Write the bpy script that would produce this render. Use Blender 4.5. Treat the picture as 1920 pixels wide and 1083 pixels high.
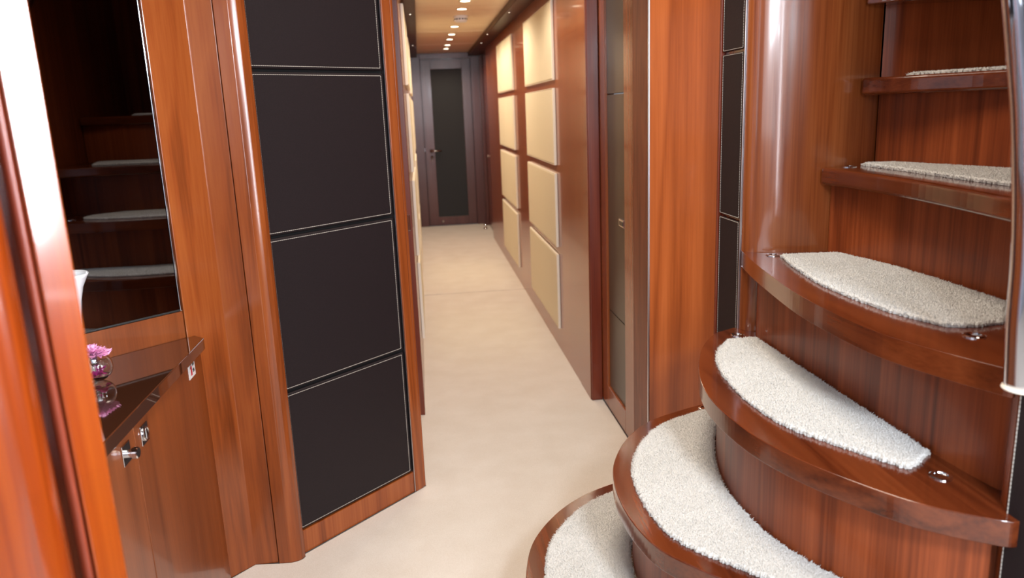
import bpy, bmesh, math, random
from mathutils import Matrix, Vector
from mathutils.geometry import tessellate_polygon
random.seed(7)
for o in list(bpy.data.objects): bpy.data.objects.remove(o)
SC = bpy.context.scene
COL = SC.collection

# ------------------------------------------------------------------ camera, world, key lights, exposure
H = 1.35
cam_d = bpy.data.cameras.new('camera'); cam = bpy.data.objects.new('camera', cam_d); COL.objects.link(cam)
cam_d.sensor_fit = 'HORIZONTAL'; cam_d.sensor_width = 36.0; cam_d.lens = 1450 / 1920 * 36
cam_d.clip_start = 0.02; cam_d.clip_end = 60
cam.matrix_world = Matrix(((0.9923822508, 0.0641094008, -0.1052019630, 0),
                           (-0.1168825729, 0.2200731872, -0.9684556038, 0),
                           (-0.0389349771, 0.9733744280, 0.2258899966, H), (0, 0, 0, 1)))
cam_d.dof.use_dof = True; cam_d.dof.focus_distance = 2.1; cam_d.dof.aperture_fstop = 3.6
SC.camera = cam
SC.view_settings.view_transform = 'Standard'; SC.view_settings.look = 'None'
SC.view_settings.gamma = 1; SC.view_settings.use_curve_mapping = False
SC.view_settings.exposure = 0.0

w = bpy.data.worlds.new('world'); SC.world = w; w.use_nodes = True
w.node_tree.nodes['Background'].inputs[0].default_value = (0.85, 0.9, 1.0, 1)
w.node_tree.nodes['Background'].inputs[1].default_value = 0.3

def area(name, loc, target, sx, sy, power, color, shape='RECTANGLE'):
    d = bpy.data.lights.new(name, 'AREA'); d.shape = shape; d.size = sx; d.size_y = sy
    d.energy = power; d.color = color
    o = bpy.data.objects.new(name, d); COL.objects.link(o); o.location = loc
    o.rotation_euler = (Vector(target) - Vector(loc)).to_track_quat('-Z', 'Y').to_euler()
    return o
area('foyer_key_light', (0.56, -0.15, 1.80), (0.5, 2.0, 0.5), 0.22, 0.28, 31, (0.82, 0.91, 1.0))  # unseen flash-like key beside the camera, placed from the step shadows
area('saloon_window_light', (-0.1, -2.7, 1.9), (0.1, 2.0, 0.9), 2.8, 1.8, 54, (0.88, 0.94, 1.0))
sw = area('side_window_light', (3.35, -0.85, 1.70), (-0.37, 0.85, 1.34), 1.1, 1.9, 38, (0.90, 0.93, 1.0)); sw.data.spread = math.radians(40)
area('column_streak_light', (0.80, -1.3, 1.35), (0.95, 2.0, 1.2), 0.24, 1.6, 50, (0.90, 0.93, 1.0))  # added strip lamp, draws the tall highlight on the curved column
area('port_fill_light', (-2.2, -0.7, 1.6), (0.9, 1.4, 0.8), 1.4, 1.1, 11, (0.84, 0.91, 1.0))  # added cool fill for the risers and the rail's reflections, no known window
oh = area('foyer_ceiling_light', (0.35, 1.75, 2.75), (0.35, 1.75, 0), 0.7, 0.9, 19, (1.0, 0.88, 0.72)); oh.data.spread = math.radians(110)

# ------------------------------------------------------------------ materials
def new_mat(name):
    m = bpy.data.materials.new(name); m.use_nodes = True
    return m, m.node_tree, m.node_tree.nodes['Principled BSDF']
def N(nt, t, **kw):
    n = nt.nodes.new(t)
    for k, v in kw.items():
        if k in ('operation', 'blend_type', 'data_type', 'noise_dimensions', 'wave_type', 'bands_direction', 'feature'): setattr(n, k, v)
        else: n.inputs[k].default_value = v
    return n
def wood(name, dark, mid, light, grain=(1, 1, 0.045), rough=0.22, coat=0.35, fine=1.0, figure=1.0, spec=0.5, burl=0.9, wt=(0.22, 0.42, 0.50)):
    m, nt, b = new_mat(name); L = nt.links
    tc = nt.nodes.new('ShaderNodeTexCoord')
    mp = nt.nodes.new('ShaderNodeMapping'); mp.inputs['Scale'].default_value = grain
    L.new(tc.outputs['Object'], mp.inputs['Vector'])
    big = N(nt, 'ShaderNodeTexNoise', Scale=7.0 * figure, Detail=3.0, Roughness=0.55, Distortion=burl)
    L.new(mp.outputs[0], big.inputs['Vector'])
    # cathedral figure: rings of a stretched noise
    rings = N(nt, 'ShaderNodeMath', operation='MULTIPLY'); rings.inputs[1].default_value = 9.0
    L.new(big.outputs['Fac'], rings.inputs[0])
    pp = N(nt, 'ShaderNodeMath', operation='PINGPONG'); pp.inputs[1].default_value = 1.0
    L.new(rings.outputs[0], pp.inputs[0])
    mp2 = nt.nodes.new('ShaderNodeMapping')
    mp2.inputs['Scale'].default_value = tuple(g if g < 0.5 else 1.0 for g in (grain[0] * (0.35 if grain[0] < .5 else 1), grain[1] * (0.35 if grain[1] < .5 else 1), grain[2] * (0.35 if grain[2] < .5 else 1)))
    L.new(tc.outputs['Object'], mp2.inputs['Vector'])
    fin = N(nt, 'ShaderNodeTexNoise', Scale=150.0 * fine, Detail=4.0, Roughness=0.6)
    L.new(mp2.outputs[0], fin.inputs['Vector'])
    cl = N(nt, 'ShaderNodeTexNoise', Scale=14.0, Detail=2.0, Roughness=0.5)
    L.new(mp2.outputs[0], cl.inputs['Vector'])
    def mul(a, k):
        n = N(nt, 'ShaderNodeMath', operation='MULTIPLY'); L.new(a, n.inputs[0]); n.inputs[1].default_value = k; return n.outputs[0]
    def add(a, c):
        n = N(nt, 'ShaderNodeMath', operation='ADD'); L.new(a, n.inputs[0]); L.new(c, n.inputs[1]); return n.outputs[0]
    s = add(add(mul(pp.outputs[0], wt[0]), mul(fin.outputs['Fac'], wt[1])), mul(cl.outputs['Fac'], wt[2]))
    cr = nt.nodes.new('ShaderNodeValToRGB')
    cr.color_ramp.elements[0].position = 0.34; cr.color_ramp.elements[0].color = (*dark, 1)
    cr.color_ramp.elements[1].position = 0.78; cr.color_ramp.elements[1].color = (*light, 1)
    e = cr.color_ramp.elements.new(0.55); e.color = (*mid, 1)
    L.new(s, cr.inputs[0]); L.new(cr.outputs[0], b.inputs['Base Color'])
    b.inputs['Roughness'].default_value = rough
    b.inputs['Coat Weight'].default_value = coat; b.inputs['Coat Roughness'].default_value = 0.08
    b.inputs['Specular IOR Level'].default_value = spec
    return m
def plain(name, col, rough=0.5, metal=0.0, coat=0.0, spec=0.5, noise=0.0, nscale=60.0, bump=0.0):
    m, nt, b = new_mat(name); L = nt.links
    b.inputs['Base Color'].default_value = (*col, 1); b.inputs['Roughness'].default_value = rough
    b.inputs['Metallic'].default_value = metal; b.inputs['Coat Weight'].default_value = coat
    b.inputs['Specular IOR Level'].default_value = spec
    if noise or bump:
        tc = nt.nodes.new('ShaderNodeTexCoord')
        n = N(nt, 'ShaderNodeTexNoise', Scale=nscale, Detail=4.0); L.new(tc.outputs['Object'], n.inputs['Vector'])
        if noise:
            cr = nt.nodes.new('ShaderNodeValToRGB')
            cr.color_ramp.elements[0].position = 0.3; cr.color_ramp.elements[1].position = 0.7
            cr.color_ramp.elements[0].color = (*[c * (1 - noise) for c in col], 1)
            cr.color_ramp.elements[1].color = (*[min(1, c * (1 + noise)) for c in col], 1)
            L.new(n.outputs['Fac'], cr.inputs[0]); L.new(cr.outputs[0], b.inputs['Base Color'])
        if bump:
            bp = N(nt, 'ShaderNodeBump', Strength=bump, Distance=0.004)
            L.new(n.outputs['Fac'], bp.inputs['Height']); L.new(bp.outputs[0], b.inputs['Normal'])
    return m
def glass(name, col=(1, 1, 1), rough=0.0):
    m, nt, b = new_mat(name)
    b.inputs['Base Color'].default_value = (*col, 1); b.inputs['Roughness'].default_value = rough
    b.inputs['Transmission Weight'].default_value = 1.0; b.inputs['IOR'].default_value = 1.45
    return m
def lamp_mat(name, col, power):
    m, nt, b = new_mat(name)
    b.inputs['Base Color'].default_value = (*col, 1)
    b.inputs['Emission Color'].default_value = (*col, 1); b.inputs['Emission Strength'].default_value = power
    return m
W_FOY = wood('walnut_foyer', (0.1368, 0.0279, 0.006), (0.288, 0.0651, 0.014), (0.396, 0.1054, 0.025), rough=0.2, coat=0.2)
W_PIL = wood('burl_walnut', (0.155, 0.034, 0.008), (0.285, 0.065, 0.014), (0.37, 0.10, 0.022), grain=(1, 1, 0.10), rough=0.2, coat=0.2, figure=0.7, burl=1.2, wt=(0.20, 0.34, 0.56))
W_PANEL = wood('walnut_panel', (0.285, 0.0612, 0.0121), (0.418, 0.0972, 0.0209), (0.532, 0.1368, 0.033), rough=0.3, grain=(1, 1, 0.07), figure=0.55, burl=0.6, wt=(0.30, 0.38, 0.46))
W_RISER = wood('walnut_riser', (0.1216, 0.0236, 0.0063), (0.2321, 0.0481, 0.0126), (0.3426, 0.0788, 0.0222), rough=0.34, fine=0.8, coat=0.08, spec=0.3, wt=(0.20, 0.56, 0.40))
W_CURVE = wood('walnut_column', (0.144, 0.0322, 0.008), (0.2448, 0.062, 0.016), (0.324, 0.0961, 0.0275), rough=0.22, fine=0.9, coat=0.6, wt=(0.20, 0.60, 0.36))
W_TREAD = wood('mahogany_tread', (0.0442, 0.0077, 0.0023), (0.0988, 0.0192, 0.0054), (0.156, 0.0346, 0.0099), grain=(1, 0.07, 1), rough=0.16, coat=0.7)
W_CORR = wood('walnut_corridor', (0.1995, 0.0451, 0.0112), (0.285, 0.0697, 0.0182), (0.361, 0.0943, 0.0266), rough=0.26, fine=1.2, figure=0.6)
W_TRIM = wood('mahogany_trim', (0.10, 0.016, 0.008), (0.17, 0.030, 0.013), (0.24, 0.05, 0.02), rough=0.25)
W_CAB = wood('walnut_cabinet', (0.136, 0.0286, 0.0055), (0.208, 0.049, 0.0099), (0.272, 0.068, 0.0154), rough=0.32, fine=1.3, figure=0.6)
W_CASE = wood('casing_mahogany', (0.07, 0.010, 0.001), (0.19, 0.026, 0.0015), (0.27, 0.05, 0.003), rough=0.2, coat=1.0, burl=1.3, figure=0.5)
W_SOFF = wood('dark_soffit', (0.03, 0.007, 0.004), (0.045, 0.011, 0.005), (0.06, 0.015, 0.007), rough=0.45, coat=0.05, spec=0.3, grain=(1, .05, 1))
W_DOOR = wood('dark_door', (0.075, 0.0245, 0.024), (0.0975, 0.0322, 0.0304), (0.1275, 0.042, 0.04), rough=0.3, figure=0.5)
W_TRED2 = wood('burr_trim', (0.12, 0.03, 0.014), (0.20, 0.055, 0.025), (0.30, 0.09, 0.04), rough=0.4, grain=(1, 1, 0.15), coat=0.05, spec=0.25)
M_CEIL = wood('pale_ceiling', (0.744, 0.572, 0.406), (0.792, 0.624, 0.4495), (0.84, 0.676, 0.5075), grain=(0.05, 1, 1), rough=0.45, coat=0, fine=0.6)
M_LEATHER = plain('brown_black_leather', (0.0165, 0.011, 0.0125), rough=0.6, noise=0.12, nscale=300, bump=0.12, spec=0.25)
M_GROOVE = plain('leather_groove', (0.006, 0.005, 0.005), rough=0.8)
M_STITCH = plain('cream_stitch', (0.50, 0.45, 0.40), rough=0.7)
M_CREAM = plain('cream_padding', (0.77, 0.69, 0.52), rough=0.75, noise=0.04, nscale=400, bump=0.1)
M_CREAMEDGE = plain('cream_piping', (0.88, 0.80, 0.68), rough=0.7)
M_CHROME = plain('chrome', (0.72, 0.73, 0.76), rough=0.09, metal=1.0)
M_STEEL = plain('brushed_metal_strip', (0.55, 0.52, 0.55), rough=0.3, metal=1.0)
M_MIRROR = plain('smoked_mirror', (0.165, 0.165, 0.175), rough=0.015, metal=1.0)
M_COUNTER = plain('glossy_brown_worktop', (0.060, 0.020, 0.010), rough=0.05, coat=1.0, spec=0.9)
M_GREYGLASS = plain('smoked_grey_panel', (0.060, 0.048, 0.036), rough=0.28, spec=0.5)
M_DARKPANEL = plain('charcoal_woven_panel', (0.012, 0.012, 0.014), rough=0.6, noise=0.3, nscale=500)
M_WHITE = plain('white_plastic', (0.80, 0.80, 0.80), rough=0.4)
M_PORC = plain('white_porcelain', (0.80, 0.82, 0.86), rough=0.12, coat=0.6)
M_PORCGREY = plain('grey_leaf_relief', (0.36, 0.38, 0.42), rough=0.25)
M_BLACK = plain('black_rubber', (0.015, 0.015, 0.015), rough=0.5)
M_RED = plain('red_print', (0.55, 0.015, 0.03), rough=0.5)
M_PINK = plain('pink_petal', (0.95, 0.42, 0.68), rough=0.6, noise=0.2, nscale=90)
M_MAG = plain('magenta_petal', (0.62, 0.03, 0.28), rough=0.5, noise=0.25, nscale=60)
M_GREEN = plain('green_stem', (0.10, 0.22, 0.05), rough=0.6)
M_GLASS = glass('clear_glass', (0.96, 0.98, 0.98))
M_LAMP = lamp_mat('downlight_lens', (1.0, 0.86, 0.62), 14)
M_TINY = lamp_mat('tiny_led', (1.0, 0.9, 0.75), 6)
M_SALOON = plain('pale_blue_grey_reflection_wall', (0.42, 0.46, 0.56), rough=0.8)  # unseen walls, blue-grey chosen to give chrome and trims cool reflections
M_PAINT = plain('warm_white_paint', (0.55, 0.50, 0.45), rough=0.7)

def carpet_mat(name, c1, c2, scale, bump):
    m, nt, b = new_mat(name); L = nt.links
    tc = nt.nodes.new('ShaderNodeTexCoord')
    n1 = N(nt, 'ShaderNodeTexNoise', Scale=scale, Detail=5.0, Roughness=0.7); L.new(tc.outputs['Object'], n1.inputs['Vector'])
    n2 = N(nt, 'ShaderNodeTexNoise', Scale=6.0, Detail=3.0); L.new(tc.outputs['Object'], n2.inputs['Vector'])
    a = N(nt, 'ShaderNodeMath', operation='MULTIPLY'); a.inputs[1].default_value = 0.6; L.new(n1.outputs['Fac'], a.inputs[0])
    c = N(nt, 'ShaderNodeMath', operation='MULTIPLY_ADD'); c.inputs[1].default_value = 0.4
    L.new(n2.outputs['Fac'], c.inputs[0]); L.new(a.outputs[0], c.inputs[2])
    cr = nt.nodes.new('ShaderNodeValToRGB')
    cr.color_ramp.elements[0].position = 0.35; cr.color_ramp.elements[0].color = (*c1, 1)
    cr.color_ramp.elements[1].position = 0.62; cr.color_ramp.elements[1].color = (*c2, 1)
    L.new(c.outputs[0], cr.inputs[0]); L.new(cr.outputs[0], b.inputs['Base Color'])
    bp = N(nt, 'ShaderNodeBump', Strength=bump, Distance=0.006)
    L.new(n1.outputs['Fac'], bp.inputs['Height']); L.new(bp.outputs[0], b.inputs['Normal'])
    b.inputs['Roughness'].default_value = 0.95; b.inputs['Specular IOR Level'].default_value = 0.1
    b.inputs['Sheen Weight'].default_value = 0.25; b.inputs['Sheen Roughness'].default_value = 0.5
    return m
M_CARPET = carpet_mat('cream_carpet', (0.70, 0.62, 0.54), (0.80, 0.735, 0.67), 260, 0.5)
M_RUG = carpet_mat('ivory_pile', (0.70, 0.675, 0.635), (0.82, 0.80, 0.77), 330, 0.8)

# ------------------------------------------------------------------ mesh helpers
def link(name, me, mat, parent=None, smooth=False, bevel=0.0, segs=2):
    if isinstance(me, bmesh.types.BMesh):
        bm = me; me = bpy.data.meshes.new(name)
        bmesh.ops.recalc_face_normals(bm, faces=bm.faces[:]); bm.to_mesh(me); bm.free()
    o = bpy.data.objects.new(name, me); COL.objects.link(o)
    if mat: me.materials.append(mat)
    if smooth:
        for p in me.polygons: p.use_smooth = True
    if bevel:
        b = o.modifiers.new('bevel', 'BEVEL'); b.width = bevel; b.segments = segs; b.limit_method = 'ANGLE'; b.angle_limit = math.radians(35)
    if parent:
        o.parent = parent
        base = parent
        while base.parent: base = base.parent
        if base.get('worldmesh') and parent == base:
            o.matrix_parent_inverse = Matrix.Translation(-Vector(parent.location))
    return o
def tag(o, label=None, cat=None, group=None, kind=None):
    if label: o['label'] = label
    if cat: o['category'] = cat
    if group: o['group'] = group
    if kind: o['kind'] = kind
    return o
def struct(o): o['kind'] = 'structure'; return o
def empty(name, loc, label=None, cat=None, group=None, rz=0.0, kind=None, world=False):
    o = bpy.data.objects.new(name, None); COL.objects.link(o); o.location = loc; o.rotation_euler = (0, 0, rz)
    o.empty_display_size = 0.05
    if world: o['worldmesh'] = 1
    return tag(o, label, cat, group, kind)
def add_box(bm, lo, hi, mat=None):
    r = bmesh.ops.create_cube(bm, size=1.0)
    s = [hi[i] - lo[i] for i in range(3)]; c = [(hi[i] + lo[i]) / 2 for i in range(3)]
    M = Matrix.Translation(c) @ Matrix.Diagonal((*s, 1))
    if mat is not None: M = mat @ M
    bmesh.ops.transform(bm, matrix=M, verts=r['verts'])
def box(lo, hi):
    bm = bmesh.new(); add_box(bm, lo, hi); return bm
def add_prism(bm, pts, z0, z1):
    n = len(pts)
    lo = [bm.verts.new((p[0], p[1], z0)) for p in pts]; hi = [bm.verts.new((p[0], p[1], z1)) for p in pts]
    for i in range(n): bm.faces.new((lo[i], lo[(i + 1) % n], hi[(i + 1) % n], hi[i]))
    tr = tessellate_polygon([[Vector((p[0], p[1], 0)) for p in pts]])
    if n <= 4:
        bm.faces.new(lo[::-1]); bm.faces.new(hi)
    else:
        bm.faces.new(lo[::-1]); bm.faces.new(hi)
def prism(pts, z0, z1):
    bm = bmesh.new(); add_prism(bm, pts, z0, z1); return bm
def spline(pts, k=6, closed=False):
    out = []; n = len(pts); P = [Vector(p) for p in pts]
    rng = n if closed else n - 1
    for i in range(rng):
        if closed: a, b, c, d = P[(i - 1) % n], P[i], P[(i + 1) % n], P[(i + 2) % n]
        else: a, b, c, d = P[max(i - 1, 0)], P[i], P[i + 1], P[min(i + 2, n - 1)]
        for j in range(k):
            t = j / k
            out.append(0.5 * ((2 * b) + (c - a) * t + (2 * a - 5 * b + 4 * c - d) * t * t + (3 * b - a - 3 * c + d) * t ** 3))
    if not closed: out.append(P[-1])
    return out
def offset(line, d):
    out = []
    for i, p in enumerate(line):
        a = line[max(i - 1, 0)]; b = line[min(i + 1, len(line) - 1)]
        t = (Vector(b) - Vector(a)).normalized(); out.append(Vector((p[0] - t.y * d, p[1] + t.x * d)))
    return out
def ribbon(line, z0, z1, thick):
    """a bent wall board following a plan line, thick to its left side"""
    back = offset(line, thick); bm = bmesh.new(); n = len(line)
    f0 = [bm.verts.new((p[0], p[1], z0)) for p in line]; f1 = [bm.verts.new((p[0], p[1], z1)) for p in line]
    b0 = [bm.verts.new((p[0], p[1], z0)) for p in back]; b1 = [bm.verts.new((p[0], p[1], z1)) for p in back]
    for i in range(n - 1):
        for q in ((f0[i], f0[i + 1], f1[i + 1], f1[i]), (b0[i], b1[i], b1[i + 1], b0[i + 1]),
                  (f1[i], f1[i + 1], b1[i + 1], b1[i]), (f0[i], b0[i], b0[i + 1], f0[i + 1])): bm.faces.new(q)
    bm.faces.new((f0[0], f1[0], b1[0], b0[0])); bm.faces.new((f0[-1], b0[-1], b1[-1], f1[-1]))
    return bm
def auto_smooth(o, ang=35):
    me = o.data
    for p in me.polygons: p.use_smooth = True
    bm = bmesh.new(); bm.from_mesh(me)
    for e in bm.edges:
        if len(e.link_faces) == 2 and e.calc_face_angle(0) > math.radians(ang): e.smooth = False
    bm.to_mesh(me); bm.free(); return o
def add_lathe(bm, prof, c=(0, 0, 0), seg=32, M=None, cap=True):
    rings = []
    for r, z in prof:
        ring = []
        for k in range(seg):
            a = 2 * math.pi * k / seg; v = Vector((r * math.cos(a), r * math.sin(a), z))
            if M is not None: v = M @ v
            ring.append(bm.verts.new(v + Vector(c)))
        rings.append(ring)
    for a, b in zip(rings, rings[1:]):
        for k in range(seg): bm.faces.new((a[k], a[(k + 1) % seg], b[(k + 1) % seg], b[k]))
    if cap:
        if prof[0][0] > 1e-5: bm.faces.new(rings[0][::-1])
        if prof[-1][0] > 1e-5: bm.faces.new(rings[-1])
def add_tube(bm, path, r, seg=16, cap=True):
    P = [Vector(p) for p in path]; prev = None; rings = []
    for i, p in enumerate(P):
        t = (P[min(i + 1, len(P) - 1)] - P[max(i - 1, 0)]).normalized()
        u = prev if prev is not None else (Vector((1, 0, 0)) if abs(t.x) < 0.8 else Vector((0, 1, 0)))
        u = (u - t * u.dot(t)).normalized(); prev = u; v = t.cross(u)
        rr = r[i] if isinstance(r, (list, tuple)) else r
        rings.append([bm.verts.new(p + (u * math.cos(a) + v * math.sin(a)) * rr) for a in [2 * math.pi * k / seg for k in range(seg)]])
    for a, b in zip(rings, rings[1:]):
        for k in range(seg): bm.faces.new((a[k], a[(k + 1) % seg], b[(k + 1) % seg], b[k]))
    if cap: bm.faces.new(rings[0][::-1]); bm.faces.new(rings[-1])
def frame_mat(p, q, z=0.0):
    """local x along p->q (plan), local y = normal to the RIGHT side reversed, origin at p"""
    d = (Vector((*q, 0)) - Vector((*p, 0))).normalized()
    n = Vector((d.y, -d.x, 0))         # right-hand normal = towards the room
    return Matrix(((d.x, n.x, 0, p[0]), (d.y, n.y, 0, p[1]), (0, 0, 1, z), (0, 0, 0, 1)))
def copy_tree(o, parent=None):
    c = o.copy(); COL.objects.link(c); c.parent = parent
    for ch in list(o.children): copy_tree(ch, c)
    return c

def ring(bm, y0, y1, z0, z1, t, xa, xb):
    # rectangular frame as one closed mesh
    o_ = [(y0, z0), (y1, z0), (y1, z1), (y0, z1)]; i_ = [(y0 + t, z0 + t), (y1 - t, z0 + t), (y1 - t, z1 - t), (y0 + t, z1 - t)]
    q = [[bm.verts.new((x, y, z)) for y, z in l] for x in (xa, xb) for l in (o_, i_)]
    oa, ia, ob, ib = q
    for k in range(4):
        n = (k + 1) % 4
        bm.faces.new((oa[k], oa[n], ia[n], ia[k])); bm.faces.new((ob[k], ib[k], ib[n], ob[n]))
        bm.faces.new((oa[k], ob[k], ob[n], oa[n])); bm.faces.new((ia[k], ia[n], ib[n], ib[k]))
# ------------------------------------------------------------------ floor, ceilings, shell
struct(link('floor', box((-2.4, -3.4, -0.12), (3.6, 9.6, -0.012)), M_PAINT))
CEIL = 2.02; SOF = 1.975
struct(link('ceiling', box((0.02, 2.75, CEIL), (0.612, 9.45, CEIL + 0.05)), M_CEIL))
bm = bmesh.new()
for yy in (4.55, 6.95, 8.2): add_box(bm, (0.03, yy, CEIL - 0.0015), (0.6, yy + 0.006, CEIL + 0.001))
struct(link('trim_1', bm, M_CREAMEDGE))
struct(link('trim_2', box((0.612, 2.75, SOF), (0.83, 9.45, CEIL + 0.05)), W_SOFF, bevel=0.003))
struct(link('trim_3', box((-0.16, 2.75, SOF), (0.02, 9.45, CEIL + 0.05)), W_SOFF, bevel=0.003))
# saloon / foyer shell behind and beside the camera
struct(link('wall_back', box((-2.3, -3.3, -0.01), (3.5, -3.2, 2.9)), M_SALOON))
struct(link('ceiling.001', box((-2.3, -3.2, 2.9), (3.5, 3.2, 2.95)), M_PAINT))
struct(link('wall_far_side', box((3.4, -3.2, -0.01), (3.5, 3.2, 2.9)), W_CORR))
struct(link('wall_port', box((-2.4, -3.2, -0.01), (-2.3, 3.2, 2.9)), M_SALOON))

# ------------------------------------------------------------------ corridor
struct(link('wall_left', box((-0.14, 3.43, 0), (-0.06, 9.40, SOF)), W_CORR))
struct(link('wall_right', box((0.725, 3.40, 0), (0.80, 8.30, SOF)), W_CORR))
struct(link('wall_right_end', box((0.802, 8.30, 0), (0.83, 9.40, SOF)), W_TRIM))
struct(link('trim_4', box((0.745, 8.30, 0), (0.765, 8.42, SOF)), W_TRIM, bevel=0.003))
struct(link('trim_5', box((0.735, 9.25, 0), (0.765, 9.40, SOF)), W_DOOR, bevel=0.003))
# end wall with the far door
struct(link('wall_end', box((-0.14, 9.46, 0), (0.80, 9.52, CEIL + 0.04)), W_DOOR))
bm = bmesh.new()
add_box(bm, (-0.06, 9.40, 0), (0.045, 9.46, CEIL)); add_box(bm, (0.605 + 0.03, 9.40, 0), (0.765, 9.46, CEIL)); add_box(bm, (0.045, 9.40, 1.955), (0.635, 9.46, CEIL))
struct(link('trim_6', bm, W_DOOR, bevel=0.004))
d1 = empty('door_1', (0.34, 9.43, 0), kind='structure', world=True)
bm = bmesh.new()
X0, X1 = 0.052, 0.628
add_box(bm, (X0, 9.425, 0.008), (0.165, 9.455, 1.945)); add_box(bm, (0.530, 9.425, 0.008), (X1, 9.455, 1.945))
add_box(bm, (0.165, 9.425, 1.842), (0.530, 9.455, 1.945)); add_box(bm, (0.165, 9.425, 0.008), (0.530, 9.455, 0.107))
link('door_frame', bm, W_DOOR, d1, bevel=0.002)
link('door_panel', box((0.165, 9.432, 0.107), (0.530, 9.45, 1.842)), M_DARKPANEL, d1)
bm = bmesh.new()
RX = Matrix.Rotation(math.pi / 2, 4, 'X')
add_lathe(bm, [(0.024, 0), (0.024, 0.006), (0.011, 0.009), (0.011, 0.045)], (0.125, 9.425, 0.905), 20, RX)
add_tube(bm, [(0.125, 9.383, 0.905), (0.16, 9.380, 0.905), (0.245, 9.380, 0.902)], 0.010, 12)
h = link('door_handle', bm, M_CHROME, d1, smooth=True)
bm = bmesh.new(); add_lathe(bm, [(0.022, 0), (0.022, 0.006), (0.012, 0.008), (0.012, 0.014)], (0.128, 9.425, 0.828), 20, RX)
add_tube(bm, [(0.128, 9.41, 0.815), (0.128, 9.40, 0.800), (0.118, 9.40, 0.785)], 0.006, 8)
link('door_lock', bm, M_CHROME, d1, smooth=True)
bm = bmesh.new(); add_box(bm, (0.040, 9.395, 0.90), (0.052, 9.425, 0.945)); link('strike_plate', bm, M_CHROME, d1, bevel=0.002)
bm = bmesh.new(); add_lathe(bm, [(0.016, 0), (0.016, 0.012), (0.008, 0.018), (0.001, 0.02)], (0.215, 9.425, 0.058), 16, RX)
link('door_stud', bm, M_CHROME, d1, smooth=True)
# floor door stop beside the far door
o = link('door_stop', (lambda b: (add_lathe(b, [(0.026, 0), (0.026, 0.008), (0.016, 0.014), (0.016, 0.035), (0.021, 0.04), (0.021, 0.052), (0.012, 0.06), (0.001, 0.061)], (0, 0, 0), 20), b)[1])(bmesh.new()), M_CHROME, smooth=True)
o.location = (0.69, 8.95, 0.004); tag(o, 'small round chrome door stop on the carpet at the right of the far corridor door', 'door stop')
# side door knob at the right end of the corridor
bm = bmesh.new(); add_lathe(bm, [(0.018, 0), (0.018, 0.006), (0.009, 0.010), (0.009, 0.025), (0.016, 0.03), (0.014, 0.042), (0.001, 0.045)], (0.765, 8.62, 0.86), 16, Matrix.Rotation(-math.pi / 2, 4, 'Y'))
d4 = empty('door_4', (0.78, 8.85, 0), kind='structure', world=True)
link('door_leaf', box((0.7655, 8.425, 0.006), (0.80, 9.245, SOF)), W_TRIM, d4)
link('door_knob', bm, M_CHROME, d4, smooth=True)
# left jamb of the first corridor doorway
struct(link('trim_7', box((-0.083, 3.36, 0), (-0.058, 3.425, SOF)), W_TRIM, bevel=0.002))
struct(link('wall_left_reveal', box((-0.17, 3.38, 0), (-0.085, 3.42, SOF)), M_CREAMEDGE))
struct(link('door_2', box((-0.20, 2.76, 0.005), (-0.17, 3.42, SOF)), W_CORR))
o = link('latch_plate', box((-0.0815, 3.352, 0.855), (-0.066, 3.3595, 0.925)), M_CHROME, bevel=0.002); tag(o, 'small chrome latch plate on the left corridor door jamb', 'latch')

# right doorway: post, recessed door with smoked panel, architrave
struct(link('trim_8', box((0.725, 3.372, 0), (0.777, 3.398, SOF)), W_TRIM, bevel=0.004))
struct(link('trim_9', box((0.722, 3.385, 0), (0.7245, 3.60, SOF)), W_CORR))
d3 = empty('door_3', (0.79, 3.1, 0), kind='structure', world=True)
bm = bmesh.new(); XD = 0.778
add_box(bm, (XD, 3.27, 0.008), (XD + 0.04, 3.37, SOF)); add_box(bm, (XD, 2.80, 0.008), (XD + 0.04, 2.962, SOF))
add_box(bm, (XD, 2.962, 0.008), (XD + 0.04, 3.27, 0.105))
link('door_frame', bm, W_CORR, d3, bevel=0.002)
for z0, z1 in ((0.105, 0.465), (0.469, 1.393), (1.397, SOF)):
    link('smoked_pane', box((XD + 0.010, 2.962, z0), (XD + 0.03, 3.27, z1)), M_GREYGLASS, d3, bevel=0.0015)
bm = bmesh.new(); add_box(bm, (XD - 0.002, 2.968, 0.872), (XD + 0.010, 3.045, 0.905)); hd = link('door_handle', bm, M_CHROME, d3, bevel=0.003)
bm = bmesh.new(); add_box(bm, (XD - 0.004, 2.978, 0.880), (XD - 0.0015, 3.030, 0.897)); hp = link('handle_recess', bm, M_GREYGLASS, hd)
hp.matrix_parent_inverse = Matrix.Identity(4)
struct(link('trim_10', box((0.764, 2.775, 0), (0.80, 2.80, SOF + .3)), W_CORR, bevel=0.006, segs=3))
struct(link('trim_11', box((0.760, 2.592, 0), (0.80, 2.770, SOF + .3)), W_TRED2, bevel=0.006, segs=3))
struct(link('trim_12', box((0.759, 2.573, 0), (0.80, 2.587, SOF + .3)), M_STEEL, bevel=0.004, segs=3))
# bright veneered chamfer panel, set back behind the leather column
Mx = frame_mat((0.765, 2.572), (1.0, 2.337))
bm = bmesh.new(); add_box(bm, (0, -0.03, 0), (0.30, 0, 2.4), Mx)
struct(link('wall_corner_panel', bm, W_PANEL))
struct(link('wall_header', box((0.764, 2.42, 2.27), (0.9, 3.2, 2.9)), W_CORR))
# leather column carcass
def plan_box(pts, z0, z1): return prism(pts, z0, z1)
struct(link('wall_column_core', prism([(0.8965, 2.100), (0.90, 2.280), (0.94, 2.285), (0.99, 2.12)], 0, 2.75), W_TRIM))

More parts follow.
